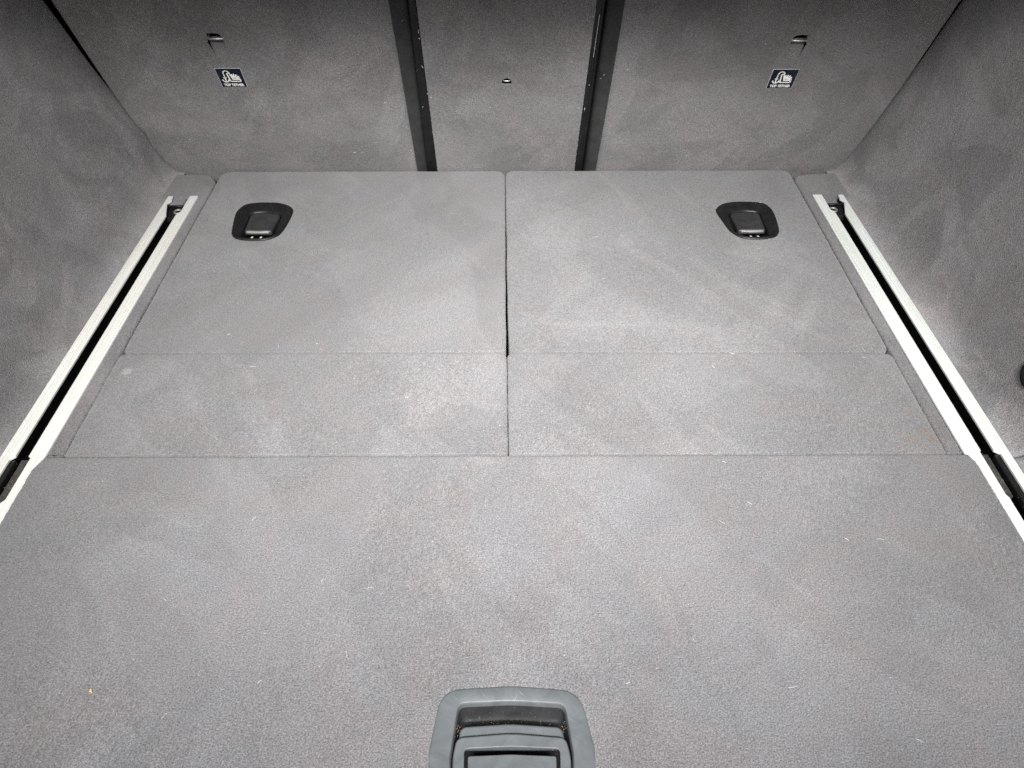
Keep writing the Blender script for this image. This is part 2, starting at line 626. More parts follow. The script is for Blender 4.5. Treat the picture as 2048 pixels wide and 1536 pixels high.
# paddle: sloping lip, top plate, groove and inner pad
PAD2 = rounded([(-0.0405, 0.166), (-0.0437, 0.236), (-0.0412, 0.2512), (0.0005, 0.2543), (0.0430, 0.2507), (0.0462, 0.236), (0.0430, 0.166)],
               [0.008, 0.04, 0.007, 0.12, 0.007, 0.04, 0.008])
PAD1 = rounded([(-0.0395, 0.2465), (-0.0402, 0.250), (-0.0385, 0.2612), (0.0005, 0.2636), (0.0405, 0.2606), (0.0427, 0.250), (0.0420, 0.2465)],
               [0.001, 0.02, 0.006, 0.12, 0.006, 0.02, 0.001])
GRO = rounded([(-0.0330, 0.178), (-0.0350, 0.2425), (0.0005, 0.2440), (0.0380, 0.2422), (0.0365, 0.178)], [0.003, 0.0035, 0.1, 0.0035, 0.003])
PAD3 = rounded([(-0.0305, 0.182), (-0.0322, 0.2378), (0.0005, 0.2390), (0.0351, 0.2375), (0.0340, 0.182)], [0.002, 0.002, 0.1, 0.002, 0.002])
obj('paddle_lip', plate(B(), FLOOR, PAD1, -0.0062, 0.010, 0.0022, 0.002), 'handle', bez)
obj('paddle', plate(B(), FLOOR, PAD2, -0.0022, 0.008, 0.0016, 0.002, holes=[GRO], hole_depth=0.0014, hole_r=0.0006), 'handle', bez)
obj('paddle_pad', plate(B(), FLOOR, PAD3, -0.0040, 0.003, 0.0008, 0.002), 'handle', bez)

# ------------------------------------------------------------------ folded seat boards and their hinged flaps
BEZ_L = [(-0.4038, 0.982), (-0.4085, 1.0121), (-0.4102, 1.0339), (-0.4062, 1.0490), (-0.3968, 1.0585), (-0.3759, 1.0618), (-0.3508, 1.0600),
         (-0.3340, 1.0510), (-0.3261, 1.0382), (-0.3256, 1.0178), (-0.3279, 0.9905), (-0.3324, 0.9713), (-0.3411, 0.9613), (-0.3530, 0.9560),
         (-0.3670, 0.9556), (-0.3829, 0.9575), (-0.3950, 0.9630), (-0.4011, 0.9717)]
BEZ_R = [(0.3165, 1.0375), (0.3265, 1.0511), (0.3422, 1.0583), (0.3624, 1.0599), (0.3869, 1.0571), (0.3968, 1.0495), (0.4010, 1.0338), (0.4003, 1.0073),
         (0.3965, 0.9787), (0.3918, 0.9670), (0.3841, 0.9598), (0.3658, 0.9552), (0.3466, 0.9560), (0.3352, 0.9611), (0.3277, 0.9713), (0.3232, 0.9826),
         (0.3185, 1.0109), (0.3163, 1.0246)]
OPEN_L = rounded([(-0.3895, 0.9665), (-0.3912, 1.0395), (-0.3705, 1.0430), (-0.3430, 1.0360), (-0.3440, 0.9665)], [0.004, 0.010, 0.03, 0.010, 0.004])
CAP_L = rounded([(-0.3858, 0.9800), (-0.3898, 1.0352), (-0.3700, 1.0380), (-0.3442, 1.0335), (-0.3452, 0.9785)], [0.004, 0.009, 0.03, 0.009, 0.004])


def mirror(p, c=-0.0042):
    return [Vector((2 * c - q[0], q[1])) for q in p]


def shift(p, dx, dy):
    return [Vector((q[0] + dx, q[1] + dy)) for q in p]


def latch(parent, outer, opening, capo, side):
    pts_o = smooth_closed(outer, 7)
    bm = B()
    Lp = ring_loops(bm, FLOOR, [(pts_o, 0, -0.004), (pts_o, 0.0003, 0.0006), (pts_o, -0.0012, 0.0020), (pts_o, -0.004, 0.0016), (opening, 0.0045, -0.0022),
                                (opening, 0.0012, -0.0034), (opening, 0, -0.0052), (opening, 0.0003, -0.030)], 150)
    loft(bm, Lp)
    bmesh.ops.recalc_face_normals(bm, faces=bm.faces)
    bz = obj('release_latch', bm, 'black', parent, 'black rounded release latch recessed in the carpet')
    bm = B()
    Lp = ring_loops(bm, FLOOR, [(opening, -0.0005, -0.029), (opening, -0.004, -0.0295)], 80)
    loft(bm, Lp)
    cap(bm, Lp[-1])
    obj('well', bm, 'void', bz)
    # button cap, its near lip paler to paint a highlight
    c0 = sum(capo, Vector((0, 0))) / len(capo)
    tilt = R(4)
    fr = (Vector((c0.x, c0.y, 0)), Vector((1, 0, 0)), Vector((0, math.cos(tilt), -math.sin(tilt))), Vector((0, math.sin(tilt), math.cos(tilt))))
    loc = [Vector((q.x - c0.x, q.y - c0.y)) for q in capo]
    bm = plate(B(), fr, loc, -0.0005, 0.007, 0.0034, 0.0016, arcs=6)
    bt = obj('button', bm, 'button', bz)
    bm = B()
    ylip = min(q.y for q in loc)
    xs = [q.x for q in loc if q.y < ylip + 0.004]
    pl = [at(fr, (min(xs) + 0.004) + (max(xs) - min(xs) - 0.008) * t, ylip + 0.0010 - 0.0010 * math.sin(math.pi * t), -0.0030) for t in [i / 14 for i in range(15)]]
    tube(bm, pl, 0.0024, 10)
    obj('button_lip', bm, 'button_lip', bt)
    for px in ((-0.006, 0.007) if side < 0 else (-0.004, 0.0065)):
        x = c0.x + px
        y = min(q.y for q in capo)
        p = [Vector((x, y - 0.001, -0.0085)), Vector((x + 0.0004 * side, y - 0.005, -0.0058)), Vector((x + 0.001 * side, y - 0.0125, -0.0045))]
        obj('spring_prong', tube(B(), p, 0.0012, 6), 'prong', bz)
    return bz


M['button_lip'] = plastic('lip_highlight_plastic', (0.16, 0.16, 0.155), 0.30, 0.6, 0.2, 1800)  # paler than the button: the lip's highlight is put into the colour

XC0, XC1 = -0.0048, -0.0008   # centre gap
HL = smooth_closed(BEZ_L, 6)
HR = smooth_closed(BEZ_R, 6)
hl = [q + n * -0.0022 for q, n in zip(ccw(HL), normals2(ccw(HL)))]
hr = [q + n * -0.0022 for q, n in zip(ccw(HR), normals2(ccw(HR)))]

sl = thing('folded_seat_board', 'grey carpeted seat board on the left with a black release latch', 'seat board', (-0.24, 0.93, -0.07), 'folded third-row seat boards')
pts = [(-0.4660, 0.7087), (-0.0031, 0.7087), (-0.0046, 1.1690), (-0.4690, 1.1690)]
obj('carpet', plate(B(), FLOOR, rounded(pts, [0.012, 0.008, 0.018, 0.020]), -0.0008, 0.028, 0.0040, 0.0022, 0.0004, 300, 1.0, front_r=0.0007, rw=0.0075, wob=0.0006, arcs=6, holes=[hl], hole_depth=0.02), 'seat_l', sl)
latch(sl, BEZ_L, OPEN_L, CAP_L, -1)

sr = thing('folded_seat_board', 'grey carpeted seat board on the right with a black release latch', 'seat board', (0.24, 0.93, -0.07), 'folded third-row seat boards')
pts = [(0.0001, 0.7087), (0.4600, 0.7052), (0.4630, 1.1690), (-0.0041, 1.1690)]
obj('carpet', plate(B(), FLOOR, rounded(pts, [0.008, 0.014, 0.018, 0.018]), -0.0008, 0.028, 0.0040, 0.0022, 0.0004, 300, 2.0, front_r=0.0007, rw=0.0075, wob=0.0006, arcs=6, holes=[hr], hole_depth=0.02), 'seat_r', sr)
latch(sr, BEZ_R, [q + Vector((0, -0.0015)) for q in mirror(OPEN_L)], [q + Vector((0, -0.0015)) for q in mirror(CAP_L)], 1)

fl = thing('hinged_flap', 'narrow grey carpeted flap on the left between seat board and front floor panel', 'flap', (-0.23, 0.62, -0.07), 'hinged flaps in front of the seat boards')
pts = [(-0.4650, 0.5418), (-0.0010, 0.5418), (-0.0022, 0.7062), (-0.4665, 0.7068)]
obj('carpet', plate(B(), FLOOR, rounded(pts, [0.004, 0.004, 0.010, 0.009]), 0.0008, 0.028, 0.0040, 0.0022, 0.0004, 300, 5.0, front_r=0.0007, rw=0.0065, wob=0.0006, arcs=6), 'seat_l', fl)
frp = thing('hinged_flap', 'narrow grey carpeted flap on the right with small rust-brown stains', 'flap', (0.23, 0.62, -0.07), 'hinged flaps in front of the seat boards')
pts = [(-0.0004, 0.5415), (0.4590, 0.5405), (0.4600, 0.7020), (-0.0015, 0.7062)]
obj('carpet', plate(B(), FLOOR, rounded(pts, [0.004, 0.004, 0.009, 0.010]), 0.0008, 0.028, 0.0040, 0.0022, 0.0004, 300, 6.0, front_r=0.0007, rw=0.0065, wob=0.0006, arcs=6), 'seat_r', frp)

# ------------------------------------------------------------------ side linings
PROF = [(0.0000, -0.0070), (0.0060, -0.0062), (0.0120, -0.0040), (0.0175, 0.0005), (0.0220, 0.0070), (0.0258, 0.0160), (0.0290, 0.0300), (0.0330, 0.0560),
        (0.0390, 0.1000), (0.0465, 0.1700), (0.0560, 0.3000), (0.0640, 0.4100), (0.0700, 0.5000), (0.0740, 0.5600)]


def prof_at(s):
    """smooth profile, s in 0..1 -> (d, z)"""
    n = len(PROF) - 1
    x = min(s * n, n - 1e-6)
    i = int(x)
    t = x - i
    g = lambda j: Vector(PROF[max(0, min(n, j))])
    p0, p1, p2, p3 = g(i - 1), g(i), g(i + 1), g(i + 2)
    return 0.5 * ((2 * p1) + (p2 - p0) * t + (2 * p0 - 5 * p1 + 4 * p2 - p3) * t * t + (3 * p1 - p0 - 3 * p2 + p3) * t ** 3)


def wall_x(z, side):
    lo, hi = 0.0, 1.0
    for _ in range(30):
        m = (lo + hi) / 2
        if prof_at(m).y < z:
            lo = m
        else:
            hi = m
    return side * (RAILO[side] + prof_at(lo).x)


RAILO = {-1: 0.5325, 1: 0.5275}


def lining(bm, side, y0, y1, lip0=True):
    ns = 64
    ny = max(8, int((y1 - y0) / 0.008))
    rows = []
    ys = [y0 + (y1 - y0) * j / ny for j in range(ny + 1)]
    # turned edge at the seam
    seq = []
    if lip0:
        seq += [(y0, 0.006), (y0 + 0.0003, 0.002), (y0 + 0.0012, 0.0005)]
    seq += [(y, 0.0) for y in ys[1:]]
    if not lip0:
        seq = [(y, 0.0) for y in ys[:-1]] + [(y1 - 0.0012, 0.0005), (y1 - 0.0003, 0.002), (y1, 0.006)]
    for y, sink in seq:
        row = []
        for i in range(ns + 1):
            s = i / ns
            d, z = prof_at(s)
            p = Vector((d * 8, y * 7.0, z * 7.0))
            h = 0.0
            fade = min(1.0, max(0.0, (z - 0.004) / 0.06))
            h += 0.0042 * noise.noise(Vector((side * 3.0, y * 5.2, z * 6.0 + y * 1.5))) * fade
            h += 0.0016 * noise.noise(Vector((side * 7.0, y * 17.0 + z * 9.0, z * 14.0))) * fade
            yy = y
            if y > 0.6:
                yy = 0.6 + (y - 0.6) * ((YB + 0.014 - max(0.0, z) * math.tan(LEAN)) - 0.6) / (1.22 - 0.6)
            row.append(bm.verts.new(Vector((side * (RAILO[side] + d + h + sink), yy, z - sink * 0.6))))
        rows.append(row)
    loft(bm, rows, close=False)
    bmesh.ops.recalc_face_normals(bm, faces=bm.faces)
    return bm


for side, word in ((-1, 'left'), (1, 'right')):
    t = thing('side_lining', 'grey carpeted side wall lining on the %s %s' % (word, 'with diagonal brush marks' if side < 0 else 'with a small dark hook recess'),
              'side lining', (side * 0.57, 0.6, -0.01), 'side linings of the boot')
    obj('wall_carpet', lining(B(), side, 0.5425, 1.22), 'side', t)
    obj('front_carpet', lining(B(), side, 0.0, 0.5400, False), 'side', t)
    if side < 0:
        led = [(-0.4865, 0.5440), (-0.4690, 0.5440), (-0.4718, 1.1400), (-0.4850, 1.1585), (-0.5050, 1.1650), (-0.5480, 1.1650), (-0.5480, 1.0880), (-0.4865, 1.0880)]
        led = [(-0.4882, 0.5440), (-0.4683, 0.5440), (-0.4715, 1.1380), (-0.4850, 1.1580), (-0.5060, 1.1650), (-0.5520, 1.1650), (-0.5520, 1.0875), (-0.4912, 1.0885)]
    else:
        led = [(0.4795, 0.5440), (0.4622, 0.5440), (0.4655, 1.1400), (0.4710, 1.1540), (0.4950, 1.1610), (0.5460, 1.1650), (0.5460, 1.0860), (0.4805, 1.0860)]
    obj('ledge_carpet', plate(B(), FLOOR, rounded(led, [0.002, 0.002, 0.012, 0.016, 0.02, 0.004, 0.002, 0.002]), -0.0048, 0.02, 0.0028, 0.0020, 0.0010, 240, 8.0 + side), 'ledge', t)
    # carpet tongue between the rail ends
    if side < 0:
        tong = [(-0.5262, 1.0680), (-0.5040, 1.0690), (-0.5035, 1.0930), (-0.5250, 1.0930)]
    else:
        tong = [(0.4915, 1.0660), (0.5135, 1.0660), (0.5140, 1.0930), (0.4915, 1.0930)]
    obj('carpet_tongue', plate(B(), FLOOR, rounded(tong, 0.002), -0.0058, 0.012, 0.0022, 0.0016, 0.0006, 330, 20.0), 'ledge', t)
    if side > 0:
        # dark oval hook recess low in the wall, cut by the picture edge
        cy, cz = 0.6070, 0.0500
        bm = B()
        loops = []
        for rr, dep in ((1.0, -0.001), (0.97, 0.0022), (0.86, 0.0030), (0.72, 0.0016), (0.62, -0.004), (0.50, -0.010)):
            lp = []
            for i in range(40):
                a = 2 * math.pi * i / 40
                yy, zz = cy + 0.0165 * rr * math.cos(a), cz + 0.0165 * rr * math.sin(a)
                X = wall_x(zz, 1)
                lp.append(bm.verts.new(Vector((X - dep, yy, zz + dep * 0.15))))
            loops.append(lp)
        loft(bm, loops)
        cap(bm, loops[-1])
        bmesh.ops.recalc_face_normals(bm, faces=bm.faces)
        obj('hook_recess', bm, 'void', t, 'small black oval hook recess')

# ------------------------------------------------------------------ aluminium floor rails
RAILS = {
    -1: dict(o=-0.5318, so=-0.5164, si=-0.5025, i=-0.4850, mat='alu', y1=1.0885, label='scuffed aluminium floor rail with a black slot along the left side',
             notch_y=(0.4855, 0.5425), notch_i=-0.4995, notch_o=-0.5205),
    1: dict(o=0.5268, so=0.5113, si=0.4974, i=0.4785, mat='alu_cool', y1=1.0870, label='pale aluminium floor rail with a black slot along the right side',
            notch_y=(0.4865, 0.5447), notch_i=0.4958, notch_o=0.5165),
}
for side in (-1, 1):
    r = RAILS[side]
    t = thing('floor_rail', r['label'], 'rail', ((r['o'] + r['i']) / 2, 0.6, -0.03), 'aluminium floor rails')
    y0, y1 = 0.03, r['y1']
    s = side
    ny0, ny1 = r['notch_y']
    # flanges in plan, with the cut-outs for the lock and the end stop
    outer = [(r['o'], y0), (r['so'], y0), (r['so'], ny0 - 0.02), (r['notch_o'], ny0 - 0.012), (r['notch_o'], ny1 - 0.003), (r['so'] + s * 0.001, ny1), (r['so'], ny1 + 0.001),
             (r['so'], 1.030), (r['so'] + s * 0.0062, 1.052), (r['so'] + s * 0.0100, 1.066), (r['so'] + s * 0.0060, 1.074), (r['so'] + s * 0.0075, y1), (r['o'] - s * 0.0005, y1), (r['o'], y1 - 0.004)]
    inner = [(r['i'], y0), (r['si'], y0), (r['si'], ny0 - 0.004), (r['notch_i'], ny0), (r['notch_i'], ny1), (r['si'], ny1 + 0.0006), (r['si'], 1.030),
             (r['si'] - s * 0.0010, 1.034), (r['si'] - s * 0.0048, 1.043), (r['si'] - s * 0.0042, 1.062), (r['si'] - s * 0.0045, y1 + 0.0005), (r['i'] - s * -0.0000, y1 + 0.0005)]
    for nm, pl, (ra, rb) in (('outer_flange', outer, (r['so'], r['o'])), ('inner_flange', inner, (r['si'], r['i']))):
        bm = plate(B(), FLOOR, rounded(pl, 0.0008, 3), -0.0020, 0.0026, 0.0006, 0.0030, 0.00012, 200, 3.0)
        # extruded ribs running along the flange
        w = rb - ra
        for q in (0.30, 0.58, 0.80):
            x = ra + w * q
            yb1 = 1.028
            for (ya, yb) in ((y0 + 0.01, ny0 - 0.02), (ny1 + 0.004, yb1)):
                box(bm, min(x, x + w * 0.08), max(x, x + w * 0.08), ya, yb, -0.0022, -0.00135)
        obj(nm, bm, r['mat'], t)
    bm = B()
    xa, xb = sorted((r['so'] + s * 0.004, r['si'] - s * 0.006))
    box(bm, xa - 0.006, xb + 0.006, y0, y1 - 0.002, -0.030, -0.026)
    box(bm, xa - 0.006, xa - 0.004, y0, y1 - 0.002, -0.026, -0.0052)
    box(bm, xb + 0.004, xb + 0.006, y0, y1 - 0.002, -0.026, -0.0052)
    obj('channel', bm, 'channel', t)
    # lock insert near the front edge of the seat flaps: a dusty black tray, open slot beside it
    bm = B()
    xa, xb = sorted((r['notch_i'] + s * -0.0005, r['si'] + s * 0.0080))
    plate(bm, FLOOR, rounded([(xa, ny0), (xb, ny0), (xb, ny1 - 0.001), (xa, ny1 - 0.001)], 0.001, 3), -0.0060, 0.006, 0.0008, 0.0025, 0.0005, 300, 2.0)
    obj('lock_insert', bm, 'insert', t, 'dusty black lock insert')
    bm = B()
    xa, xb = sorted((r['notch_o'], r['so'] - s * 0.0008))
    plate(bm, FLOOR, rounded([(xa, ny0 - 0.010), (xb, ny0 - 0.012), (xb, ny1 - 0.001), (xa, ny1 - 0.003)], 0.001, 3), -0.0050, 0.006, 0.0008, 0.0025)
    obj('slot_seal', bm, 'black', t)
    # end stop: dark cross bar and a steel eyelet
    xm = (r['so'] + r['si']) / 2
    xa, xb = sorted((r['so'] + s * 0.0072, r['si'] - s * 0.0040))
    bm = plate(B(), FLOOR, rounded([(xa, 1.034), (xb, 1.034), (xb, 1.0660), (xa, 1.0660)], 0.001, 3), -0.0085, 0.008, 0.001, 0.003)
    st = obj('end_stop', bm, 'black', t)
    bm = B()
    tube(bm, [Vector((xa + 0.0005, 1.0635, -0.0062)), Vector((xb - 0.0005, 1.0635, -0.0062))], 0.0020, 8)
    obj('cross_bar', bm, 'strip', st)
    bm = B()
    cx, cy, n = xm - s * 0.0035, 1.0500, 28
    loops = []
    for rad, z in ((0.0066, -0.0090), (0.0066, -0.0070), (0.0060, -0.0062), (0.0050, -0.0062), (0.0044, -0.0070), (0.0042, -0.0120)):
        loops.append([bm.verts.new(Vector((cx + rad * math.cos(2 * math.pi * k / n), cy + rad * 1.05 * math.sin(2 * math.pi * k / n), z))) for k in range(n)])
    loft(bm, loops)
    bmesh.ops.recalc_face_normals(bm, faces=bm.faces)
    obj('eyelet', bm, 'ring', st)
    bm = B()
    lp = [bm.verts.new(Vector((cx + 0.0043 * math.cos(2 * math.pi * k / n), cy + 0.0045 * math.sin(2 * math.pi * k / n), -0.0083))) for k in range(n)]
    cap(bm, lp)
    obj('eyelet_hole', bm, 'void', st)  # near-black disc stands in for the shade inside the eyelet

# ------------------------------------------------------------------ rear seat backrests
CL = math.cos(LEAN)


def edge_line(side, v0, v1, inset):
    out = []
    n = 60
    for i in range(n + 1):
        v = v0 + (v1 - v0) * i / n
        x = wall_x(max(0.004, v * CL), side)
        out.append(Vector((x - side * inset(v), v)))
    return out


def hole_shape(cx, cy, w, h, sk=0.0):
    return rounded([(cx - w * 0.62, cy - h * 0.42), (cx + w * 0.62, cy - h * 0.45), (cx + w * 0.5 + sk, cy + h * 0.30), (cx + w * 0.1, cy + h * 0.55), (cx - w * 0.45 + sk, cy + h * 0.42)], h * 0.22, 4)


def anchor(parent, cx, cy, w, lean_x=0.0, bar_w=0.0, rad=0.0012):
    """wire bar in a slit of the carpet"""
    bm = B()
    d = 0.0004
    pts_ = [at(BACK, cx - w / 2, cy, -0.022), at(BACK, cx - w / 2, cy, d - 0.002), at(BACK, cx - w / 2 + 0.0016, cy, d), at(BACK, cx + w / 2 - 0.0016, cy, d),
            at(BACK, cx + w / 2, cy, d - 0.002), at(BACK, cx + w / 2, cy, -0.022)]
    tube(bm, pts_, rad, 10)
    br = obj('tether_anchor', bm, 'wire', parent, 'bright wire tether bar in a dark slit')
    bm = B()
    box(bm, cx - w * 0.9, cx + w * 0.9, cy - 0.010, cy + 0.010, -0.034, -0.026, BACK)
    obj('pocket', bm, 'void', br)  # near-black backing paints the shade inside the slit
    return br


def dent(dx, dv, flip):
    pts_ = [(-0.3963, 0.2745), (-0.3886, 0.2753), (-0.3807, 0.2741), (-0.3776, 0.2701), (-0.3772, 0.2613), (-0.3786, 0.2381), (-0.3955, 0.2345), (-0.4000, 0.2589), (-0.3978, 0.2632)]
    f = -1 if flip else 1
    return [Vector(((u + 0.3877) * f - 0.3877 + dx, v + dv)) for u, v in pts_]


def dent_patch(parent, dx, dv, flip):
    """carpet pressed in below the slit"""
    f = -1 if flip else 1
    bm = B()
    rows = []
    for i in range(9):
        t = i / 8
        row = []
        for j in range(9):
            q = j / 8
            ul = -0.4012 + (0.0045) * (1 - t)
            ur = -0.3765 - 0.0012 * (1 - t)
            u = ul + (ur - ul) * q
            v = 0.2338 + (0.2585 - 0.2338) * t
            w = -0.0003 - 0.0120 * t ** 1.3 - 0.0015 * math.sin(3.3 * q + 0.5) * t
            row.append(bm.verts.new(at(BACK, (u + 0.3877) * f - 0.3877 + dx, v + dv, w)))
        rows.append(row)
    loft(bm, rows, close=False)
    bmesh.ops.recalc_face_normals(bm, faces=bm.faces)
    obj('pressed_carpet', bm, 'back', parent)


def text_mesh(body, size):
    cu = bpy.data.curves.new('t', 'FONT')
    cu.body = body
    cu.size = size
    cu.offset = size * 0.04
    cu.align_x = 'CENTER'
    cu.resolution_u = 3
    to = bpy.data.objects.new('t', cu)
    COL.objects.link(to)
    dg = bpy.context.evaluated_depsgraph_get()
    dg.update()
    me = to.evaluated_get(dg).to_mesh()
    vs = [v.co.copy() for v in me.vertices]
    fs = [tuple(p.vertices) for p in me.polygons]
    to.evaluated_get(dg).to_mesh_clear()
    bpy.data.objects.remove(to)
    bpy.data.curves.remove(cu)
    return vs, fs


TXT = text_mesh('TOP TETHER', 1.0)


def stroke(bm, fr, pts_, w, z):
    P = [Vector(p) for p in pts_]
    for a, c in zip(P, P[1:]):
        d = c - a
        if d.length < 1e-8:
            continue
        d.normalize()
        n = Vector((-d.y, d.x)) * w / 2
        e = d * w * 0.25
        q = [a - e + n, a - e - n, c + e - n, c + e + n]
        bm.faces.new([bm.verts.new(at(fr, p.x, p.y, z)) for p in q])


def sticker(parent, u0, u1, v0, v1):
    W, H = u1 - u0, v1 - v0
    bm = plate(B(), BACK, [Vector(p) for p in ((u0, v0), (u1, v0), (u1, v1), (u0, v1))], 0.0006, 0.0012, 0.0002, 0.004, arcs=2)
    lb = obj('warning_label', bm, 'edge', parent, 'navy label with white child-seat symbol reading TOP TETHER')
    m = 0.0008
    bm = plate(B(), BACK, [Vector(p) for p in ((u0 + m, v0 + m), (u1 - m, v0 + m), (u1 - m * 0.7, v1 - m * 0.4), (u0 + m, v1 - m * 0.4))], 0.0009, 0.0006, 0.0001, 0.004, arcs=1)
    obj('label_field', bm, 'navy', lb)
    # symbol
    fr = (at(BACK, u0, v0, 0.0012), BACK[1] * W, BACK[2] * H, BACK[3])
    bm = B()
    st = lambda p, w: stroke(bm, fr, p, w, 0)
    st([(0.40, 0.73), (0.44, 0.335), (0.83, 0.335), (0.83, 0.435), (0.56, 0.435), (0.50, 0.73), (0.45, 0.775), (0.40, 0.73)], 0.050)
    for a, c in (((0.575, 0.50), (0.565, 0.70)), ((0.60, 0.50), (0.655, 0.715)), ((0.62, 0.50), (0.745, 0.675)), ((0.64, 0.49), (0.815, 0.60)), ((0.60, 0.49), (0.83, 0.51))):
        st([a, c], 0.058)
    # anchor
    st([(0.265, 0.30), (0.265, 0.60)], 0.045)
    st([(0.205, 0.52), (0.325, 0.52)], 0.040)
    st([(0.145, 0.42), (0.175, 0.335), (0.265, 0.295), (0.355, 0.335), (0.385, 0.42)], 0.050)
    # dashed strap over the seat
    for i in range(5):
        a0 = math.pi * (1.02 - 0.215 * i)
        a1 = a0 - 0.40
        st([(0.385 + 0.115 * math.cos(a0), 0.765 + 0.125 * math.sin(a0)), (0.385 + 0.115 * math.cos(a1), 0.765 + 0.125 * math.sin(a1))], 0.046)
    st([(0.268, 0.635), (0.268, 0.70)], 0.045)
    bmesh.ops.recalc_face_normals(bm, faces=bm.faces)
    obj('symbol', bm, 'white', lb)
    vs, fs = TXT
    wid = max(v.x for v in vs) - min(v.x for v in vs)
    hei = max(v.y for v in vs)
    bm = B()
    bv = [bm.verts.new(at(BACK, u0 + W * (0.5 + v.x / wid * 0.78), v0 + H * (0.085 + v.y / hei * 0.135), 0.0012)) for v in vs]
    for f in fs:
        try:
            bm.faces.new([bv[i] for i in f])
        except ValueError:
            pass
    bmesh.ops.recalc_face_normals(bm, faces=bm.faces)
    obj('lettering', bm, 'white', lb)


VT = 0.56
# left
bl = thing('seat_backrest', 'grey carpeted left seat backrest with TOP TETHER label, beside the left wall', 'backrest', (-0.37, YB, -0.03), 'rear seat backrests')
ins = lambda v: 0.0012 + 0.046 * max(0, v - 0.06) + (0.0050 * max(0, 1 - abs(v - 0.080) / 0.026) if 0.05 < v < 0.11 else 0)
el = edge_line(-1, -0.05, VT, ins)
ol = [Vector((-0.1485, -0.05)), Vector((-0.1475, VT))] + list(reversed(el))
obj('carpet', plate(B(), BACK, ol, 0.0, 0.05, 0.0085, 0.003, 0.0003, 300, 7.0, holes=[rounded(dent(0, 0, False), 0.0015, 3)], hole_depth=0.0025, arcs=6), 'back', bl)
bm = B()
q = [((-0.1486, -0.05), (-0.1335, -0.05), -0.004, -0.010), ((-0.1475, VT), (-0.1215, VT), -0.004, -0.010)]
rows = []
for v in [-0.05 + (VT + 0.05) * i / 20 for i in range(21)]:
    xr = -0.1333 + (0.1333 - 0.1263) * (v / 0.326)
    rows.append([bm.verts.new(at(BACK, -0.1490 + (xr + 0.1490) * s_, v, -0.0025 - 0.007 * s_ ** 2)) for s_ in (0, 0.25, 0.5, 0.75, 1)] + [bm.verts.new(at(BACK, xr + 0.0004, v, -0.05))])
loft(bm, rows, close=False)
bmesh.ops.recalc_face_normals(bm, faces=bm.faces)
obj('side_fabric', bm, 'fabric', bl, 'grey woven fabric edge strip')
dent_patch(bl, 0, 0, False)
anchor(bl, -0.3862, 0.2668, 0.0205)
sticker(bl, -0.4062, -0.3700, 0.1815, 0.2163)

# right
brk = thing('seat_backrest', 'grey carpeted right seat backrest with TOP TETHER label, beside the right wall', 'backrest', (0.37, YB, -0.03), 'rear seat backrests')
ins = lambda v: 0.0008 + 0.022 * max(0, v - 0.05)
er = edge_line(1, -0.05, VT, ins)
orr = [Vector((0.1478, VT)), Vector((0.1448, -0.05))] + er
obj('carpet', plate(B(), BACK, orr, 0.0, 0.05, 0.0085, 0.003, 0.0003, 300, 8.0, holes=[rounded(dent(0.7782, -0.0048, True), 0.0015, 3)], hole_depth=0.0025, arcs=6), 'back', brk)
bm = B()
rows = []
for v in [-0.05 + (VT + 0.05) * i / 20 for i in range(21)]:
    xl = 0.1290
    xr = 0.1453 + 0.0050 * (v / 0.326)
    rows.append([bm.verts.new(at(BACK, xr + (xl - xr) * s_, v, -0.0025 - 0.006 * s_ ** 2)) for s_ in (0, 0.25, 0.5, 0.75, 1)] + [bm.verts.new(at(BACK, xl - 0.0004, v, -0.05))])
loft(bm, rows, close=False)
bmesh.ops.recalc_face_normals(bm, faces=bm.faces)
obj('side_fabric', bm, 'fabric', brk, 'grey woven fabric edge strip')
dent_patch(brk, 0.7782, -0.0048, True)
anchor(brk, 0.3905, 0.2618, 0.0205)
sticker(brk, 0.3708, 0.4078, 0.1768, 0.2122)

# centre
bc = thing('seat_backrest', 'narrow grey centre backrest panel between two black plastic edge strips', 'backrest', (0, YB, -0.03), 'rear seat backrests')
oc = [Vector((-0.1162, -0.05)), Vector((0.1095, -0.05)), Vector((0.1160, VT)), Vector((-0.1140, VT))]
obj('carpet', plate(B(), BACK, rounded(oc, 0.002), 0.0, 0.03, 0.0016, 0.002, 0.00065, 330, 9.0, holes=[hole_shape(-0.0012, 0.1895, 0.0120, 0.0120)], hole_depth=0.0025), 'back', bc)
for side in (-1, 1):
    if side < 0:
        ln = lambda v: (-0.1325 + (v / 0.326) * 0.0072, -0.1150)
    else:
        ln = lambda v: (0.1100 + (v / 0.326) * 0.0030, 0.1232 + (v / 0.326) * 0.0018)
    bm = B()
    rows = []
    for v in [-0.05 + (VT + 0.05) * i / 20 for i in range(21)]:
        a, c = ln(v)
        ed = 0.0012
        prof = [(a, -0.045), (a, -0.0040), (a + ed, -0.0028), (c - ed, -0.0028), (c, -0.0040), (c, -0.045)]
        if side > 0:
            prof = [(a, -0.045), (a, -0.0028), (a + (c - a) * 0.62, -0.0028), (a + (c - a) * 0.70, -0.0052), (c - ed, -0.0052), (c, -0.0064), (c, -0.045)]
        rows.append([bm.verts.new(at(BACK, x, v, w)) for x, w in prof])
    loft(bm, rows, close=False, smooth=False)
    bmesh.ops.recalc_face_normals(bm, faces=bm.faces)
    obj('edge_strip', bm, 'strip', bc, 'black plastic edge strip with pale nicks')
anchor(bc, -0.0008, 0.1918, 0.0100, rad=0.0010)
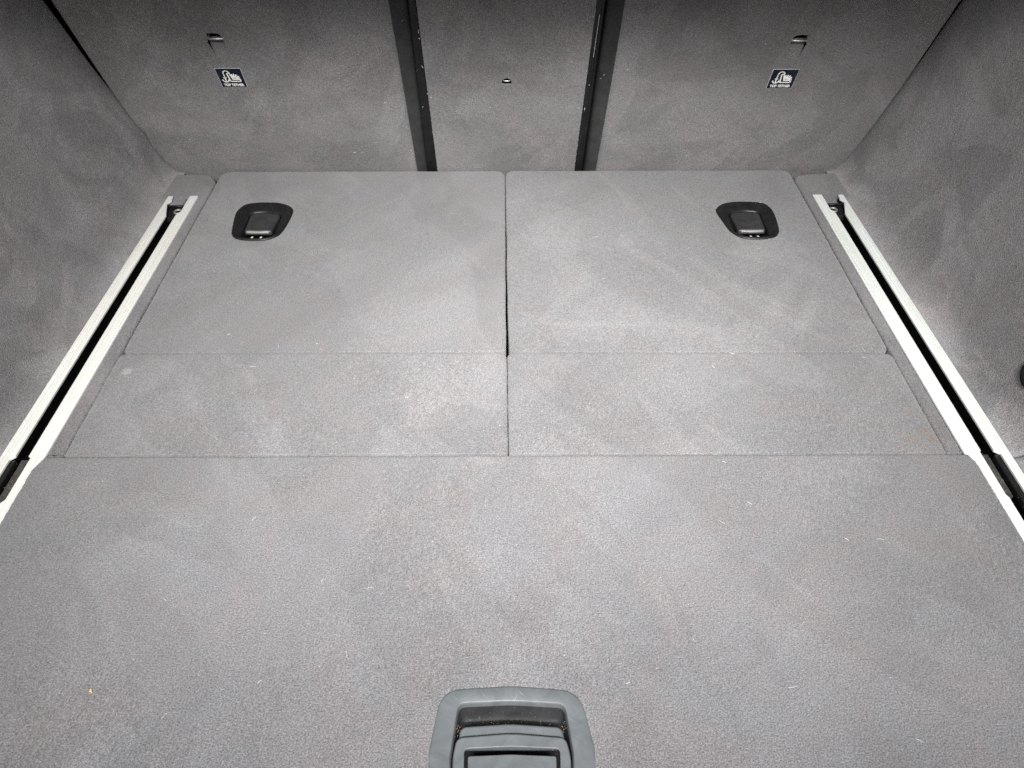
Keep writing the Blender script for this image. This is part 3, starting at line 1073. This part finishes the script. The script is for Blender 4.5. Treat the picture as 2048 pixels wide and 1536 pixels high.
# pale nicks and scratches on the strips
bm = B()
for (u, v, du, dv, wd) in ((-0.1172, 0.2630, 0.0, 0.0022, 0.0008), (-0.1172, 0.2720, 0.0004, 0.006, 0.0004), (-0.1172, 0.2130, -0.0016, 0.0045, 0.0005),
                           (0.1150, 0.131, -0.0003, 0.005, 0.0006), (0.1180, 0.232, 0.0012, 0.070, 0.0004), (0.1168, 0.180, 0.0003, 0.002, 0.0005)):
    w = -0.0026
    q = [(u - wd / 2, v), (u + wd / 2, v), (u + du + wd / 2, v + dv), (u + du - wd / 2, v + dv)]
    bm.faces.new([bm.verts.new(at(BACK, x, y, w)) for x, y in q])
o = obj('nicks', bm, 'lint', bc, 'pale nicks on the black strips')
o['kind'] = 'stuff'

# ------------------------------------------------------------------ loose bits
bm = B()


def grit(bm, p, s):
    vs = [bm.verts.new(p + Vector((random.uniform(-1, 1), random.uniform(-1, 1), random.uniform(0, 1))) * s) for _ in range(5)]
    bmesh.ops.convex_hull(bm, input=vs)


cr = B()
for dx, dy in ((0, 0), (0.0012, -0.0018), (-0.0008, -0.0006)):
    grit(cr, Vector((-0.3346 + dx, 0.2881 + dy, 0.0016)), 0.0015)
o = obj('crumb', cr, 'crumb')
o['label'] = 'tiny tan crumb on the front floor carpet, lower left'
o['category'] = 'crumb'

# grit in the latch cup and in the rail locks
dt = B()
for _ in range(120):
    x = random.choice((random.gauss(-0.0398, 0.0016), random.gauss(0.0425, 0.0016), random.uniform(-0.038, 0.040)))
    y = random.gauss(0.2590, 0.003) if abs(x) > 0.036 else random.gauss(0.2655, 0.0022)
    grit(dt, Vector((x, y, -0.0242 if y > 0.2645 else -0.0064)), random.uniform(0.0002, 0.0005))
for _ in range(150):
    s = random.choice((-1, 1))
    r = RAILS[s]
    grit(dt, Vector((random.uniform(min(r['notch_i'], r['si']), max(r['notch_i'], r['si'])) + s * 0.003 + random.gauss(0, 0.002), random.gauss(0.507, 0.012), -0.0061)), random.uniform(0.0002, 0.0007))
o = obj('grit', dt, 'dirt')
o['label'] = 'brown grit lying in the latch cup and rail locks'
o['category'] = 'grit'
o['kind'] = 'stuff'

# lint hairs on the carpets
ln = B()


def hair(p, fr, length, rad):
    if fr is FLOOR and p[1] < 0.31 and abs(p[0]) < 0.08:
        return
    a = random.uniform(0, 2 * math.pi)
    d = Vector((math.cos(a), math.sin(a)))
    c = random.uniform(-0.5, 0.5)
    pts_ = []
    for i in range(6):
        t = i / 5 - 0.5
        u = p[0] + d.x * t * length - d.y * c * (t * t) * length
        v = p[1] + d.y * t * length + d.x * c * (t * t) * length
        pts_.append(at(fr, u, v, (0.0017 if p[1] < 0.542 and fr is FLOOR else 0.0011 if fr is FLOOR and p[1] < 0.708 else 0.0004) + 0.0006 * (0.5 - abs(t))))
    tube(ln, pts_, rad, 4, True)


for _ in range(75):
    hair((random.uniform(-0.45, 0.45), random.uniform(0.24, 1.13)), FLOOR, random.uniform(0.002, 0.008), random.uniform(0.00008, 0.00017))
for _ in range(50):
    hair((random.uniform(-0.5, 0.5), random.uniform(0.02, 0.3)), BACK, random.uniform(0.002, 0.006), random.uniform(0.00010, 0.0002))
o = obj('lint', ln, 'lint')
o['label'] = 'fine pale lint hairs scattered over the carpets'
o['category'] = 'lint'
o['kind'] = 'stuff'
